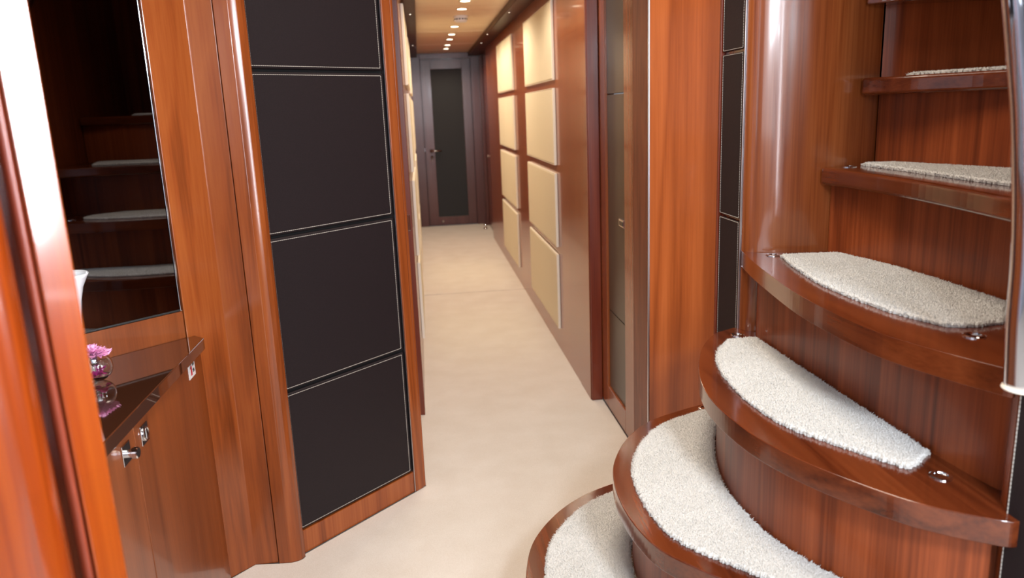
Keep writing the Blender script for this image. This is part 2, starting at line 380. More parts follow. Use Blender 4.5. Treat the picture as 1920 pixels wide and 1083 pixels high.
# ------------------------------------------------------------------ stairwell walls
prof = [(0.893, 2.100), (0.903, 2.076), (0.925, 2.0605), (0.955, 2.0500), (0.985, 2.0418), (1.015, 2.0336), (1.055, 2.0245), (1.108, 2.0205), (1.15, 2.028), (1.20, 2.047), (1.262, 2.066)]
line = spline([(x, y, 0) for x, y in prof], 6)
o = link('wall_stair_curved', ribbon([(p.x, p.y) for p in line], 0, 2.88, 0.03), W_CURVE); struct(auto_smooth(o, 30))
struct(link('wall_stair_far', box((1.262, 2.52, 0), (2.7, 2.56, 2.88)), W_RISER))
struct(link('wall_stair_pivot', box((1.2355, 2.075, 0), (1.262, 2.52, 2.88)), W_RISER))
struct(link('wall_stair_end', box((2.2, 0.4, 0), (2.25, 2.52, 2.88)), W_RISER))
# near side: curved end post and the stringer rising with the flight
near = [(.893, 1.03), (.903, 1.054), (.925, 1.073), (.955, 1.085), (1.0, 1.0955)]
nl = spline([(x, y, 0) for x, y in near], 6)
o = link('wall_stair_post', ribbon([(p.x, p.y) for p in nl], 0, 2.88, -0.025), W_RISER); struct(auto_smooth(o, 30))
bm = bmesh.new()
sp = [(0.96, 0), (2.2, 0), (2.2, 2.88), (0.96, 2.88)]
a = [bm.verts.new((x, 1.06, z)) for x, z in sp]; b = [bm.verts.new((x, 1.09, z)) for x, z in sp]
bm.faces.new(a); bm.faces.new(b[::-1])
for i in range(4): bm.faces.new((a[i], b[i], b[(i + 1) % 4], a[(i + 1) % 4]))
struct(link('wall_stair_stringer', bm, W_RISER))
struct(link('wall_half', box((0.897, -0.6, 0), (0.95, 1.025, 0.915)), W_RISER, bevel=0.003))

# ------------------------------------------------------------------ staircase
R = 0.2325; T = 0.045
stair = empty('staircase', (0.75, 1.56, 0), 'curved varnished mahogany staircase with rounded lower steps rising to the right of the corridor', 'staircase', world=True)
outl = {
 1: [(.888, 2.19), (.76, 2.183), (.63, 2.152), (.508, 2.107), (.404, 2.05), (.308, 1.958), (.229, 1.832), (.190, 1.69), (.180, 1.56), (.190, 1.44), (.235, 1.29), (.32, 1.16), (.43, 1.07), (.56, 1.01), (.72, .965), (.888, .95)],
 2: [(.885, 2.135), (.795, 2.112), (.702, 2.075), (.595, 2.016), (.505, 1.915), (.44, 1.79), (.412, 1.686), (.402, 1.58), (.408, 1.47), (.437, 1.365), (.514, 1.261), (.60, 1.165), (.72, 1.075), (.885, .99)],
 3: [(.885, 2.112), (.808, 2.066), (.742, 1.975), (.689, 1.868), (.640, 1.73), (.614, 1.60), (.612, 1.48), (.628, 1.355), (.67, 1.235), (.734, 1.12), (.786, 1.055), (.861, .998), (.886, .99)],
 4: [(.893, 2.094), (.858, 1.93), (.826, 1.743), (.803, 1.58), (.796, 1.43), (.802, 1.27), (.833, 1.153), (.877, 1.044), (.890, 1.034)],
 5: [(1.077, 2.014), (1.0865, 1.888), (1.083, 1.645), (1.061, 1.429), (1.036, 1.253), (1.02, 1.095)],
 6: [(1.188, 2.030), (1.24, 1.89), (1.315, 1.73), (1.39, 1.50), (1.44, 1.30), (1.47, 1.095)],
 7: [(1.190, 2.030), (1.24, 1.985), (1.33, 1.965), (1.50, 1.94), (1.75, 1.85), (2.19, 1.6)],
}
back = {1: [(.889, .95), (.889, 2.19)], 2: [(.888, .99), (.888, 2.135)],
        3: [(.91, 1.045), (.93, 1.08), (.93, 2.04), (.91, 2.08)],
        4: [(.93, 1.08), (1.16, 1.095), (1.19, 1.095), (1.19, 2.028), (1.10, 2.016), (1.0, 2.030), (.93, 2.05)],
        5: [(1.42, 1.095), (1.36, 1.7), (1.262, 2.062), (1.2, 2.04), (1.15, 2.022), (1.108, 2.016)],
        6: [(2.19, 1.095), (2.19, 1.65), (1.70, 2.0), (1.30, 2.12), (1.267, 2.12), (1.267, 2.064), (1.22, 2.047)],
        7: [(2.19, 2.51), (1.267, 2.51), (1.267, 2.064), (1.22, 2.047)]}
front = {}
for k in range(1, 8):
    z = k * R
    f = [(p.x, p.y) for p in spline([(x, y, 0) for x, y in outl[k]], 8)]
    front[k] = f
    poly = f + back[k]
    o = link('tread', prism(poly, z - T, z), W_TREAD, stair, bevel=0.012 if k < 6 else 0.009, segs=4)
    # riser under the tread
    if k <= 3:
        rl = [p for p in offset(f, 0.048)]
        rl = [(p.x, p.y) for p in rl if p.x < 0.884]
        o = link('riser', ribbon(rl, (k - 1) * R, z - T, 0.02), W_RISER, stair); auto_smooth(o, 40)
r4 = [(p.x, p.y) for p in spline([(.925, 2.05, 0), (.912, 2.02, 0), (.905, 1.95, 0), (.903, 1.75, 0), (.903, 1.5, 0), (.908, 1.25, 0), (.922, 1.10, 0), (.935, 1.085, 0)], 5)]
o = link('riser', ribbon(r4, 3 * R, 4 * R - T, 0.02), W_RISER, stair); auto_smooth(o, 40)
r5 = [(p.x, p.y) for p in spline([(1.112, 2.018, 0), (1.125, 1.93, 0), (1.15, 1.76, 0), (1.157, 1.5, 0), (1.155, 1.25, 0), (1.15, 1.095, 0)], 5)]
o = link('riser', ribbon(r5, 4 * R, 5 * R - T, 0.02), W_RISER, stair); auto_smooth(o, 40)
r6 = [(p.x, p.y) for p in spline([(1.262, 2.062, 0), (1.285, 1.99, 0), (1.33, 1.82, 0), (1.40, 1.55, 0), (1.47, 1.25, 0), (1.50, 1.095, 0)], 5)]
o = link('riser', ribbon(r6, 5 * R, 6 * R - T, 0.02), W_RISER, stair); auto_smooth(o, 40)
r7 = [(p.x, p.y) for p in spline([(1.267, 2.066, 0), (1.31, 2.045, 0), (1.40, 2.03, 0), (1.6, 1.99, 0), (1.85, 1.88, 0), (2.19, 1.68, 0)], 5)]
o = link('riser', ribbon(r7, 6 * R, 7 * R - T, 0.02), W_RISER, stair); auto_smooth(o, 40)
# little chrome step lights let into the treads
for x, y, k in ((.787, 2.078, 2), (.863, 2.035, 3), (.864, 1.148, 3), (.945, 2.003, 4), (.945, 1.205, 4), (1.15, 1.998, 5)):
    bm = bmesh.new()
    add_lathe(bm, [(0.019, 0.0), (0.019, 0.0022), (0.0165, 0.0035), (0.0125, 0.0035), (0.0115, 0.0012), (0.001, 0.0012)], (x, y, k * R - 0.0003), 28)
    link('step_light', bm, M_CHROME, stair, smooth=False)
    auto_smooth(bpy.data.objects[stair.children[-1].name], 50) if False else None

def inside(p, poly):
    c = False; n = len(poly); x, y = p
    for i in range(n):
        x1, y1 = poly[i]; x2, y2 = poly[(i + 1) % n]
        if (y1 > y) != (y2 > y) and x < (x2 - x1) * (y - y1) / (y2 - y1) + x1: c = not c
    return c
def rug(poly, z, label, step=0.0032, h=0.010):
    xs = [p[0] for p in poly]; ys = [p[1] for p in poly]
    nx = int((max(xs) - min(xs)) / step) + 3; ny = int((max(ys) - min(ys)) / step) + 3
    x0, y0 = min(xs) - step, min(ys) - step
    rnd = random.Random(int(z * 1000))
    cell = {}
    for i in range(nx):
        for j in range(ny):
            jx = (rnd.random() - .5) * 0.004; jy = (rnd.random() - .5) * 0.004
            if inside((x0 + (i + .5) * step + jx, y0 + (j + .5) * step + jy), poly): cell[(i, j)] = 1
    bm = bmesh.new(); V = {}
    def vert(i, j, edge):
        key = (i, j)
        if key not in V:
            zz = z + h * (0.5 if edge else 0.9) + (rnd.random() - .5) * 0.0022
            V[key] = bm.verts.new((x0 + i * step + (rnd.random() - .5) * step * .9, y0 + j * step + (rnd.random() - .5) * step * .9, zz))
        return V[key]
    edgev = set()
    for (i, j) in cell:
        for di in (-1, 0, 1):
            for dj in (-1, 0, 1):
                if (i + di, j + dj) not in cell:
                    if di <= 0 and dj <= 0: edgev.add((i, j))
                    if di >= 0 and dj <= 0: edgev.add((i + 1, j))
                    if di <= 0 and dj >= 0: edgev.add((i, j + 1))
                    if di >= 0 and dj >= 0: edgev.add((i + 1, j + 1))
    for (i, j) in cell:
        q = [vert(a, b, (a, b) in edgev) for a, b in ((i, j), (i + 1, j), (i + 1, j + 1), (i, j + 1))]
        bm.faces.new(q)
    B = {}
    def low(v):
        if v not in B: B[v] = bm.verts.new((v.co.x, v.co.y, z + 0.0006))
        return B[v]
    for e in [e for e in bm.edges if len(e.link_faces) == 1]:
        a, b = e.verts; bm.faces.new((a, b, low(b), low(a)))
    # yarn tufts standing all over the pile, leaning outwards along the cut edge
    for (i, j) in cell:
        ed = (i, j) in edgev or (i + 1, j + 1) in edgev
        ox = oy = 0.0
        if ed:
            for di in (-2, -1, 0, 1, 2):
                for dj in (-2, -1, 0, 1, 2):
                    if (i + di, j + dj) not in cell: ox += di; oy += dj
            l = math.hypot(ox, oy) or 1; ox /= l; oy /= l
        for rep in range(3 if ed else 1):
            cx = x0 + (i + rnd.random()) * step; cy = y0 + (j + rnd.random()) * step
            zb = z + h * (rnd.uniform(0.1, 0.7) if ed else 0.85); ln = rnd.uniform(0.003, 0.006); a = rnd.uniform(0, 6.283); w_ = 0.0012
            tip = (cx + rnd.uniform(-.002, .002) + ox * ln * .9, cy + rnd.uniform(-.002, .002) + oy * ln * .9, zb + (ln * rnd.uniform(.1, .8) if ed else ln * .75))
            vs = [bm.verts.new((cx + w_ * math.cos(a + q), cy + w_ * math.sin(a + q), zb)) for q in (0, 2.1, 4.2)]; t_ = bm.verts.new(tip)
            for q in range(3): bm.faces.new((vs[q], vs[(q + 1) % 3], t_))
    o = link('stair_rug', bm, M_RUG, smooth=False)
    return tag(o, label, 'rug', 'ivory pile rugs on the stair treads')
def dense(pts, k=6): return [(p.x, p.y) for p in spline([(x, y, 0) for x, y in pts], k)]
def ins(k, d, lo=0.05, hi=2.5, xm=0.9): return [(p.x, p.y) for p in offset(front[k], d) if p.x < xm and lo < p.y < hi]
def riser_line(k, d, xm): return [(p.x, p.y) for p in offset(front[k], d) if p.x < xm]
# step 1: between its own nosing and riser 2
rug(ins(1, 0.048, 1.0, 2.15, .84) + riser_line(2, 0.042, .82)[::-1], 1 * R, 'ivory rug on the bottom rounded step, cut off by the lower edge of the picture')
rug(ins(2, 0.048, 1.1, 2.058, .80) + [p for p in riser_line(3, 0.042, .80) if 1.1 < p[1] < 2.02][::-1], 2 * R, 'wide ivory rug on the second rounded step, with a tan shaded far corner')
rug(dense([(.815, 1.985), (.744, 1.885), (.700, 1.745), (.684, 1.60), (.686, 1.50), (.705, 1.39), (.774, 1.262), (.823, 1.183)]) + [(.851, 1.194), (.899, 1.232), (.896, 1.5), (.896, 1.8), (.897, 1.986)], 3 * R, 'ivory half moon rug on the third step, below the long straight tread')
rug(dense([(.955, 1.975), (.915, 1.80), (.888, 1.62), (.893, 1.42), (.915, 1.32), (.937, 1.262)]) + [(.985, 1.250), (1.041, 1.258), (1.145, 1.375), (1.148, 1.6), (1.142, 1.76), (1.112, 1.93), (1.105, 1.955)], 4 * R, 'ivory rug on the fourth step, crossed by a brown shadow with a bright streak')
rug(dense([(1.195, 2.018), (1.185, 1.85), (1.172, 1.671), (1.156, 1.45), (1.16, 1.25)]) + [(1.41, 1.18), (1.395, 1.55), (1.326, 1.81), (1.276, 1.99)], 5 * R, 'thin looking ivory rug on the fifth step, seen almost at eye level')
rug([(1.285, 1.975), (1.33, 1.89), (1.40, 1.72), (1.47, 1.50), (1.5, 1.35), (1.95, 1.35), (1.95, 1.8), (1.6, 1.975), (1.40, 2.01), (1.33, 2.02)], 6 * R, 'narrow strip of ivory rug on the highest visible step at eye level', step=0.006)

# ------------------------------------------------------------------ leather pads
def pad_thing(p, q, z0, z1, label, group, inset=0.014, facing_t=0.014):
    M = frame_mat(p, q)
    Lh = (Vector(q) - Vector(p)).length
    e = empty('leather_panel', (p[0], p[1], z0), label, 'wall panel', group, rz=math.atan2(q[1] - p[1], q[0] - p[0]))
    g = 0.004
    # local x along the wall, room side is local -y
    bm = bmesh.new(); add_box(bm, (0.002, -facing_t, g), (Lh - 0.002, 0.0, (z1 - z0) - g))
    link('pad', bm, M_LEATHER, e, bevel=0.006, segs=3)
    bm = bmesh.new(); i = inset; d = 0.0052; gap = 0.0018; yy = -facing_t - 0.0002
    def run(a, b):
        a = Vector(a); b = Vector(b); L = (b - a).length; n = max(1, int(L / (d + gap))); t = (b - a) / n
        for k in range(n):
            s0 = a + t * (k + 0.12); s1 = a + t * (k + 0.88); c = (s0 + s1) / 2
            hx = max(abs(s1.x - s0.x) / 2, (0.00085 if inset > 0.012 else 0.0006)); hz = max(abs(s1.z - s0.z) / 2, (0.00085 if inset > 0.012 else 0.0006))
            add_box(bm, (c.x - hx, yy - 0.0008, c.z - hz), (c.x + hx, yy + 0.0006, c.z + hz))
    x0, x1, h0, h1 = i, Lh - i, i - 0.002, (z1 - z0) - i + 0.002
    run((x0, yy, h0), (x1, yy, h0)); run((x1, yy, h0), (x1, yy, h1)); run((x1, yy, h1), (x0, yy, h1)); run((x0, yy, h1), (x0, yy, h0))
    st = link('stitching', bm, M_STITCH, e)
    return e
rows = [(0.080, 0.5425), (0.5425, 1.0155), (1.0155, 1.4835), (1.4835, 1.958)]
A0, A1 = (-0.458, 2.2775), (-0.1015, 2.634)
s2 = math.sqrt(.5)
off = 0.013
PA = (-0.4615 - off * s2 * 0, 2.2745); 
c0 = 2.7265   # leather front plane: y = x + c0 ; pad back plane 14 mm behind
def on45(x, depth=0.0): return (x - depth * s2, x + c0 + depth * s2)
La = on45(-0.4585, 0.014); Lb = on45(-0.1045, 0.014)
names = ['lowest dark leather pad on the angled wall left of the corridor, above the kick board',
         'second lowest dark leather pad on the angled wall left of the corridor',
         'dark leather pad at eye height on the angled left wall, third from the floor',
         'topmost dark leather pad on the angled left wall, cut by the top of the picture']
for (z0, z1), nm in zip(rows, names): pad_thing(La, Lb, z0, z1, nm, 'stitched leather pads on the angled left wall')
Mx = frame_mat(on45(-0.4625, 0.0145), on45(-0.1005, 0.0145))
LL = (Vector(on45(-0.1005)) - Vector(on45(-0.4625))).length
bm = bmesh.new(); add_box(bm, (0, -0.04, 0.0), (LL, 0.0, 2.88), Mx); struct(link('wall_angled', bm, M_GROOVE))
bm = bmesh.new(); add_box(bm, (0.004, 0.0005, 0.0), (LL - 0.004, 0.0135, 0.0785), Mx); add_box(bm, (0.004, 0.0005, 1.962), (LL - .004, 0.0135, 2.88), Mx)
struct(link('baseboard_angled', bm, W_FOY, bevel=0.0015))
# frame right of the leather, doorway edge
Mx = frame_mat(on45(-0.1, -0.002), on45(-0.03, -0.002))
bm = bmesh.new(); add_box(bm, (0.0, -0.05, 0), (0.040, 0.004, 2.88), Mx); add_box(bm, (0.0405, -0.045, 0), (0.0545, 0.0, 2.88), Mx)
struct(link('trim_13', bm, W_FOY, bevel=0.005, segs=3))
bm = bmesh.new(); add_box(bm, (-0.0045, -0.012, 0), (-0.0005, 0.0015, 2.88), Mx); struct(link('trim_14', bm, M_STEEL, bevel=0.001))  # pale strip imitating the bevel highlight between leather and frame
# frame left of the leather
tp = [(-0.5215, 2.2325), (-0.483, 2.2300), (-0.4795, 2.2325), (-0.462, 2.2365), (-0.451, 2.2455), (-0.4455, 2.258), (-0.4465, 2.274), (-0.470, 2.30), (-0.5215, 2.30)]
o = link('trim_15', prism(tp, 0, 2.88), W_PIL, bevel=0.002); struct(auto_smooth(o, 25))
# pilaster: straight face and angled face
struct(link('wall_pilaster', prism([(-0.5245, 2.2385), (-0.5945, 2.2395), (-0.6775, 2.1560), (-0.72, 2.20), (-0.60, 2.32), (-0.5245, 2.32)], 0, 2.88), W_PIL, bevel=0.002))

# ------------------------------------------------------------------ mirror wall, worktop, cabinet
c1 = 2.83
def on45b(x, depth=0.0): return (x - depth * s2, x + c1 + depth * s2)
Mx = frame_mat(on45b(-1.75), on45b(-0.6785)); LM = (Vector(on45b(-0.6785)) - Vector(on45b(-1.75))).length
bm = bmesh.new(); add_box(bm, (0, -0.05, 0), (LM, -0.0082, 2.88), Mx); struct(link('wall_niche', bm, W_CAB))
bm = bmesh.new(); add_box(bm, (0.0, -0.008, 0.7705), (LM - 0.001, -0.001, 0.846), Mx); struct(link('trim_16', bm, W_CAB))
mir = empty('wall_mirror', (*on45b(-1.2), 0.85), 'large smoked black mirror above the corner worktop, reflecting the staircase', 'mirror', world=True)
bm = bmesh.new(); add_box(bm, (0.0, -0.0078, 0.853), (LM - 0.008, -0.001, 2.6), Mx); link('glass', bm, M_MIRROR, mir)
bm = bmesh.new(); add_box(bm, (LM - 0.0072, -0.0078, 0.8475), (LM - 0.001, 0.002, 2.6), Mx)
link('chrome_edge', bm, M_CHROME, mir, bevel=0.0015)
bm = bmesh.new(); add_box(bm, (0, -0.0078, 0.8475), (LM - 0.0074, 0.001, 0.8525), Mx); link('lower_seal', bm, M_BLACK, mir, bevel=0.001)

wt = link('corner_worktop', prism([on45b(-0.6615, -0.0006), (-0.628, 2.136), (-0.628, 0.90), (-1.929, 0.90)], 0.738, 0.770), M_COUNTER, bevel=0.002)
tag(wt, 'glossy dark brown triangular worktop on the left corner cabinet', 'worktop')
cab = empty('corner_cabinet', (-0.9, 1.4, 0), 'built-in walnut corner cabinet with chrome latches under the brown worktop', 'cabinet', world=True)
link('body', prism([(-0.6645, 2.158), (-0.6645, 0.92), (-1.89, 0.92)], 0.0, 0.736), W_CAB, cab)
link('side_stile', box((-0.663, 2.108, 0.002), (-0.648, 2.158, 0.735)), W_CAB, cab, bevel=0.003)
dr = link('door', box((-0.663, 1.622, 0.004), (-0.645, 2.102, 0.733)), W_CAB, cab, bevel=0.0015)
dl = link('door', box((-0.663, 1.10, 0.004), (-0.645, 1.618, 0.733)), W_CAB, cab, bevel=0.0015)
RY = Matrix.Rotation(math.pi / 2, 4, 'Y')
def latch(door, y, z, popped):
    bm = bmesh.new(); add_box(bm, (-0.6448, y - 0.021, z - 0.022), (-0.6425, y + 0.021, z + 0.022))
    if not popped:
        add_lathe(bm, [(0.016, 0), (0.016, 0.003), (0.0135, 0.0045), (0.0125, 0.0028), (0.001, 0.0028)], (-0.6425, y, z), 24, RY)
        add_box(bm, (-0.6405, y - 0.002, z - 0.012), (-0.6385, y + 0.002, z + 0.012))
    l = link('latch', bm, M_CHROME, door, bevel=0.001); l.matrix_parent_inverse = Matrix.Identity(4)
    if popped:
        bm = bmesh.new(); add_lathe(bm, [(0.009, 0), (0.009, 0.010), (0.0125, 0.012), (0.0125, 0.021), (0.0105, 0.023), (0.001, 0.023)], (-0.6425, y, z), 24, RY)
        k = link('latch_knob', bm, M_CHROME, door, smooth=False); k.matrix_parent_inverse = Matrix.Identity(4)
latch(dr, 1.672, 0.688, False); latch(dl, 1.565, 0.690, True)

# fire extinguisher sticker on the cabinet
st = empty('sticker', (-0.6449, 2.05, 0.6875), 'small white sticker with a red fire extinguisher on the cabinet door corner', 'sticker', rz=math.pi / 2)
# local x = world +y ; local -y = world +x (towards the room)
def flat_poly(bm, pts, y): bm.faces.new([bm.verts.new((x, y, z)) for x, z in pts])
bm = bmesh.new(); add_box(bm, (-0.028, -0.0010, 0), (0.028, 0, 0.050)); link('backing', bm, M_WHITE, st)
bm = bmesh.new()
add_box(bm, (-0.011, -0.0016, 0.007), (-0.001, -0.0011, 0.030))
flat_poly(bm, [(-0.011, 0.030), (-0.001, 0.030), (-0.004, 0.034), (-0.008, 0.034)], -0.0014)
link('extinguisher_print', bm, M_RED, st)
bm = bmesh.new()
add_box(bm, (-0.008, -0.0018, 0.034), (-0.004, -0.0011, 0.037)); add_box(bm, (-0.012, -0.0018, 0.037), (-0.001, -0.0011, 0.0395)); add_box(bm, (-0.015, -0.0018, 0.026), (-0.0135, -0.0011, 0.038))
# PA / 65 style small black marks at the right of the drawing
for dz, segs in ((0.030, [(0, 0, .006, .0015), (0, 0, .0015, .009), (0, .0075, .006, .009), (.0045, .0045, .006, .009), (0, .0038, .006, .0052)]),
                 (0.0295, [(0.008, 0, .0095, .009), (.0125, 0, .014, .009), (.008, .0075, .014, .009), (.008, .0035, .014, .005)]),
                 (0.012, [(0, 0, .006, .0015), (0, .0075, .006, .009), (.0045, 0, .006, .009), (0, .004, .006, .0055), (0, .004, .0015, .009)]),
                 (0.012, [(0.008, 0, .014, .0015), (.008, .0075, .014, .009), (.0125, 0, .014, .005), (.008, .004, .014, .0055), (.008, .004, .0095, .009)])):
    for a, b2, c, d in segs: add_box(bm, (0.005 + a, -0.0018, dz + b2), (0.005 + c, -0.0011, dz + d))
link('black_print', bm, M_BLACK, st)

# ------------------------------------------------------------------ vase, glass bowl, carnation
V = empty('vase', (-0.85, 1.88, 0.7702), 'tall flared white vase with grey leaf pattern behind the blurred door frame', 'vase')
pr = [(0.001, 0), (0.032, 0), (0.034, 0.006), (0.025, 0.03), (0.022, 0.07), (0.022, 0.11), (0.025, 0.15), (0.031, 0.19), (0.040, 0.225), (0.052, 0.25), (0.056, 0.258), (0.054, 0.260), (0.048, 0.250), (0.036, 0.222), (0.026, 0.185), (0.018, 0.12), (0.001, 0.05)]
bm = bmesh.new(); add_lathe(bm, pr, seg=40, cap=False); link('vase_body', bm, M_PORC, V, smooth=True); V.scale = (0.97, 0.97, 0.945)
bm = bmesh.new()
def rv(z):
    for (r0, z0), (r1, z1) in zip(pr[1:10], pr[2:11]):
        if z0 <= z <= z1: return r0 + (r1 - r0) * (z - z0) / (z1 - z0)
    return 0.03
for k in range(9):
    a0 = k * 2 * math.pi / 9 + 0.2; zc = 0.09 if k % 2 else 0.15; hl = 0.055; wd = 0.20
    pts = []
    for s in range(9):
        t = s / 8; pts.append((a0 + wd * math.sin(math.pi * t) * 0.5, zc - hl + 2 * hl * t))
    for s in range(7, 0, -1):
        t = s / 8; pts.append((a0 - wd * math.sin(math.pi * t) * 0.5, zc - hl + 2 * hl * t))
    n = len(pts); vs = [bm.verts.new(((rv(z) + 0.0012) * math.cos(a), (rv(z) + 0.0012) * math.sin(a), z)) for a, z in pts]
    for s in range(1, 8):
        a, b2 = s - 1, s; c, d = (n - s), (n - s + 1) % n
        try: bm.faces.new((vs[a], vs[b2], vs[c], vs[d])) if s > 1 else bm.faces.new((vs[0], vs[1], vs[n - 1]))
        except Exception: pass
link('leaf_pattern', bm, M_PORCGREY, V)

BX, BY, BZ = -0.782, 1.822, 0.7702
bowl = empty('glass_bowl', (BX, BY, BZ), 'small round clear glass bowl holding a pink carnation on the worktop', 'bowl')
g = []; r = 0.033
for k in range(3, 29):
    a = -math.pi / 2 + math.pi * k / 32; g.append((r * math.cos(a), 0.033 + r * math.sin(a)))
outer = [(0.001, 0.0005)] + g + [(g[-1][0] + 0.003, g[-1][1] + 0.005)]
inner = [(max(a - 0.0018, 0.001), b + (0.0025 if b < 0.01 else 0)) for a, b in outer[::-1]]
bm = bmesh.new(); add_lathe(bm, outer + inner, seg=36, cap=False); link('bowl_glass', bm, M_GLASS, bowl, smooth=True)
def carnation(name, c, R0, n, mat, label, seed, cup=0.5):
    rnd = random.Random(seed); e = empty(name, c, label, 'flower')
    bm = bmesh.new()
    for lay in range(4):
        m = n - lay * 2; rr = R0 * (1.0 - lay * 0.2); tilt = 0.15 + lay * 0.33 * cup * 2
        for k in range(m):
            a = 2 * math.pi * (k + 0.5 * (lay % 2)) / m + rnd.uniform(-.15, .15); ww = rr * 0.62
            grid = []
            for i in range(5):
                t = i / 4; row = []
                for j in range(7):
                    s = (j - 3) / 3
                    x = rr * t; y = s * ww * (0.25 + 0.75 * t)
                    z = rr * math.sin(t * 1.4) * math.tan(min(tilt, 1.25)) * 0.55 + rnd.uniform(-1, 1) * 0.06 * rr * t + (0.10 * rr * math.sin(j * 2.4 + k) * t)
                    if i == 4: x -= rr * (0.10 if j % 2 else 0.0) + rr * 0.10 * abs(s)
                    ct, sn = math.cos(a), math.sin(a)
                    k2 = math.cos(min(tilt, 1.2) * t)
                    row.append(bm.verts.new((x * k2 * ct - y * sn, x * k2 * sn + y * ct, z + lay * 0.002)))
                grid.append(row)
            for i in range(4):
                for j in range(6): bm.faces.new((grid[i][j], grid[i + 1][j], grid[i + 1][j + 1], grid[i][j + 1]))
    link('petals', bm, mat, e, smooth=True)
    return e
fl = carnation('carnation', (BX - 0.004, BY - 0.002, BZ + 0.063), 0.038, 13, M_PINK, 'light pink carnation with frilled petals resting on top of the glass bowl', 3)
bm = bmesh.new(); add_lathe(bm, [(0.001, -0.030), (0.006, -0.028), (0.010, -0.021), (0.0105, -0.015), (0.008, -0.008), (0.004, -0.003), (0.0035, 0.004)], seg=20, cap=False); link('pin_holder', bm, M_CHROME, fl, smooth=True)
pet = empty('loose_petals', (BX, BY, BZ + 0.004), 'magenta petals lying inside the small glass bowl', 'petals', kind='stuff')
rnd = random.Random(5); bm = bmesh.new()
for k in range(12):
    a = rnd.uniform(0, 6.28); rad = rnd.uniform(0.004, 0.017); z = 0.007 + 0.0013 * k
    M = Matrix.Translation((rad * math.cos(a), rad * math.sin(a), z)) @ Matrix.Rotation(rnd.uniform(0, 6.28), 4, 'Z') @ Matrix.Rotation(rnd.uniform(-.6, .6), 4, 'X')
    row = []
    for i in range(4):
        row.append([bm.verts.new(M @ Vector(((i - 1.5) * 0.005, (j - 1.5) * 0.0035 * (1 + .4 * i), 0.002 * math.sin(i + j) + 0.0012 * (i - 1.5) ** 2))) for j in range(4)])
    for i in range(3):
        for j in range(3): bm.faces.new((row[i][j], row[i + 1][j], row[i + 1][j + 1], row[i][j + 1]))
link('petal_layer', bm, M_MAG, pet, smooth=True)

# ------------------------------------------------------------------ right leather column, chrome rail
names = ['lowest narrow leather pad beside the stairs, its foot behind the third step', 'narrow leather pad beside the stairs, second from the floor',
         'narrow leather pad beside the stairs at eye height', 'topmost narrow leather pad beside the stairs, cut by the top of the picture']
names[0] = 'lowest narrow leather pad beside the stairs, its foot hidden by treads'
for (z0, z1), nm in zip(rows, names): 
    if z1 > 0.6: pad_thing((0.8955, 2.262), (0.8955, 2.104), z0, z1, nm, 'narrow leather pads beside the stairs', inset=0.009, facing_t=0.006)
bm = box((0.8875, 2.0965, 0.2), (0.894, 2.1015, 2.6)); struct(link('trim_17', bm, M_STEEL, bevel=0.001))
bm = box((0.886, 2.266, 0.2), (0.8998, 2.279, 2.75)); struct(link('trim_18', bm, W_TRIM, bevel=0.002))
for (z0, z1), nm in zip([(0.08, 0.5425), (0.5425, 0.913)], ['', 'dark leather pad at the lower right corner below the chrome handrail']):
    if nm: pad_thing((0.8965, 1.022), (0.8965, 0.45), z0, z1, nm, 'leather pads on the low wall at the right', inset=0.006, facing_t=0.012)
    else: pad_thing((0.8965, 1.022), (0.8965, 0.45), z0, z1, 'lower dark leather pad on the low wall right of the stair foot', 'leather pads on the low wall at the right', inset=0.006, facing_t=0.012)

rail = empty('handrail', (0.885, 0.985, 0.917), 'thick curved chrome handrail rising along the right edge of the picture', 'handrail', world=True)
path = [(.862, 0.990, .922), (.855, 0.990, 1.016), (.852, .990, 1.10), (.846, .99, 1.176), (.837, .990, 1.252), (.826, .990, 1.326), (.812, .990, 1.398), (.798, .990, 1.468), (.790, 1.0, 1.54), (.80, 1.03, 1.62), (.83, 1.08, 1.71), (.90, 1.13, 1.80), (1.0, 1.15, 1.90), (1.2, 1.14, 2.10), (1.5, 1.13, 2.40)]
bm = bmesh.new(); add_tube(bm, spline(path, 8), 0.0245, 28); link('rail_tube', bm, M_CHROME, rail, smooth=True)
bm = bmesh.new(); add_lathe(bm, [(0.001, 0), (0.0265, 0), (0.028, 0.002), (0.0265, 0.005), (0.001, 0.005)], (.8625, 0.990, .9165), 32); link('end_collar', bm, M_CREAMEDGE, rail)

# ------------------------------------------------------------------ cream wall panels in the corridor
prot = None
cols = [(4.165, 5.245, 'nearer column'), (5.955, 7.03, 'farther column')]
rws = [(0.130, 0.558, 'bottom'), (0.598, 1.003, 'second from the floor'), (1.047, 1.451, 'third from the floor'), (1.493, 1.893, 'top')]
for side in ('right', 'left'):
    for (y0, y1, cn) in cols:
        for (z0, z1, rn) in rws:
            if prot is None:
                prot = empty('cream_panel', (0, 0, 0), rz=0)
                bm = bmesh.new(); add_box(bm, (-0.0165, 0.006, 0.006), (0, 1.070, 0.402)); link('padding', bm, M_CREAM, prot, bevel=0.0035, segs=3)
                bm = bmesh.new()
                ring(bm, 0.0, 1.076, 0.0, 0.408, 0.0035, -0.0150, -0.0008)
                link('edge_piping', bm, M_CREAMEDGE, prot, bevel=0.002)
                c = prot
            else: c = copy_tree(prot)
            sz = (z1 - z0) / 0.408
            if side == 'right': c.location = (0.7245, y0, z0); c.rotation_euler = (0, 0, 0)
            else: c.location = (-0.0595, y1, z0); c.rotation_euler = (0, 0, math.pi)
            c.scale = (1, (y1 - y0) / 1.076, sz)
            c['label'] = '%s cream padded panel in the %s on the %s corridor wall' % (rn, cn, side)
            c['category'] = 'wall panel'; c['group'] = 'cream padded panels on the corridor walls'

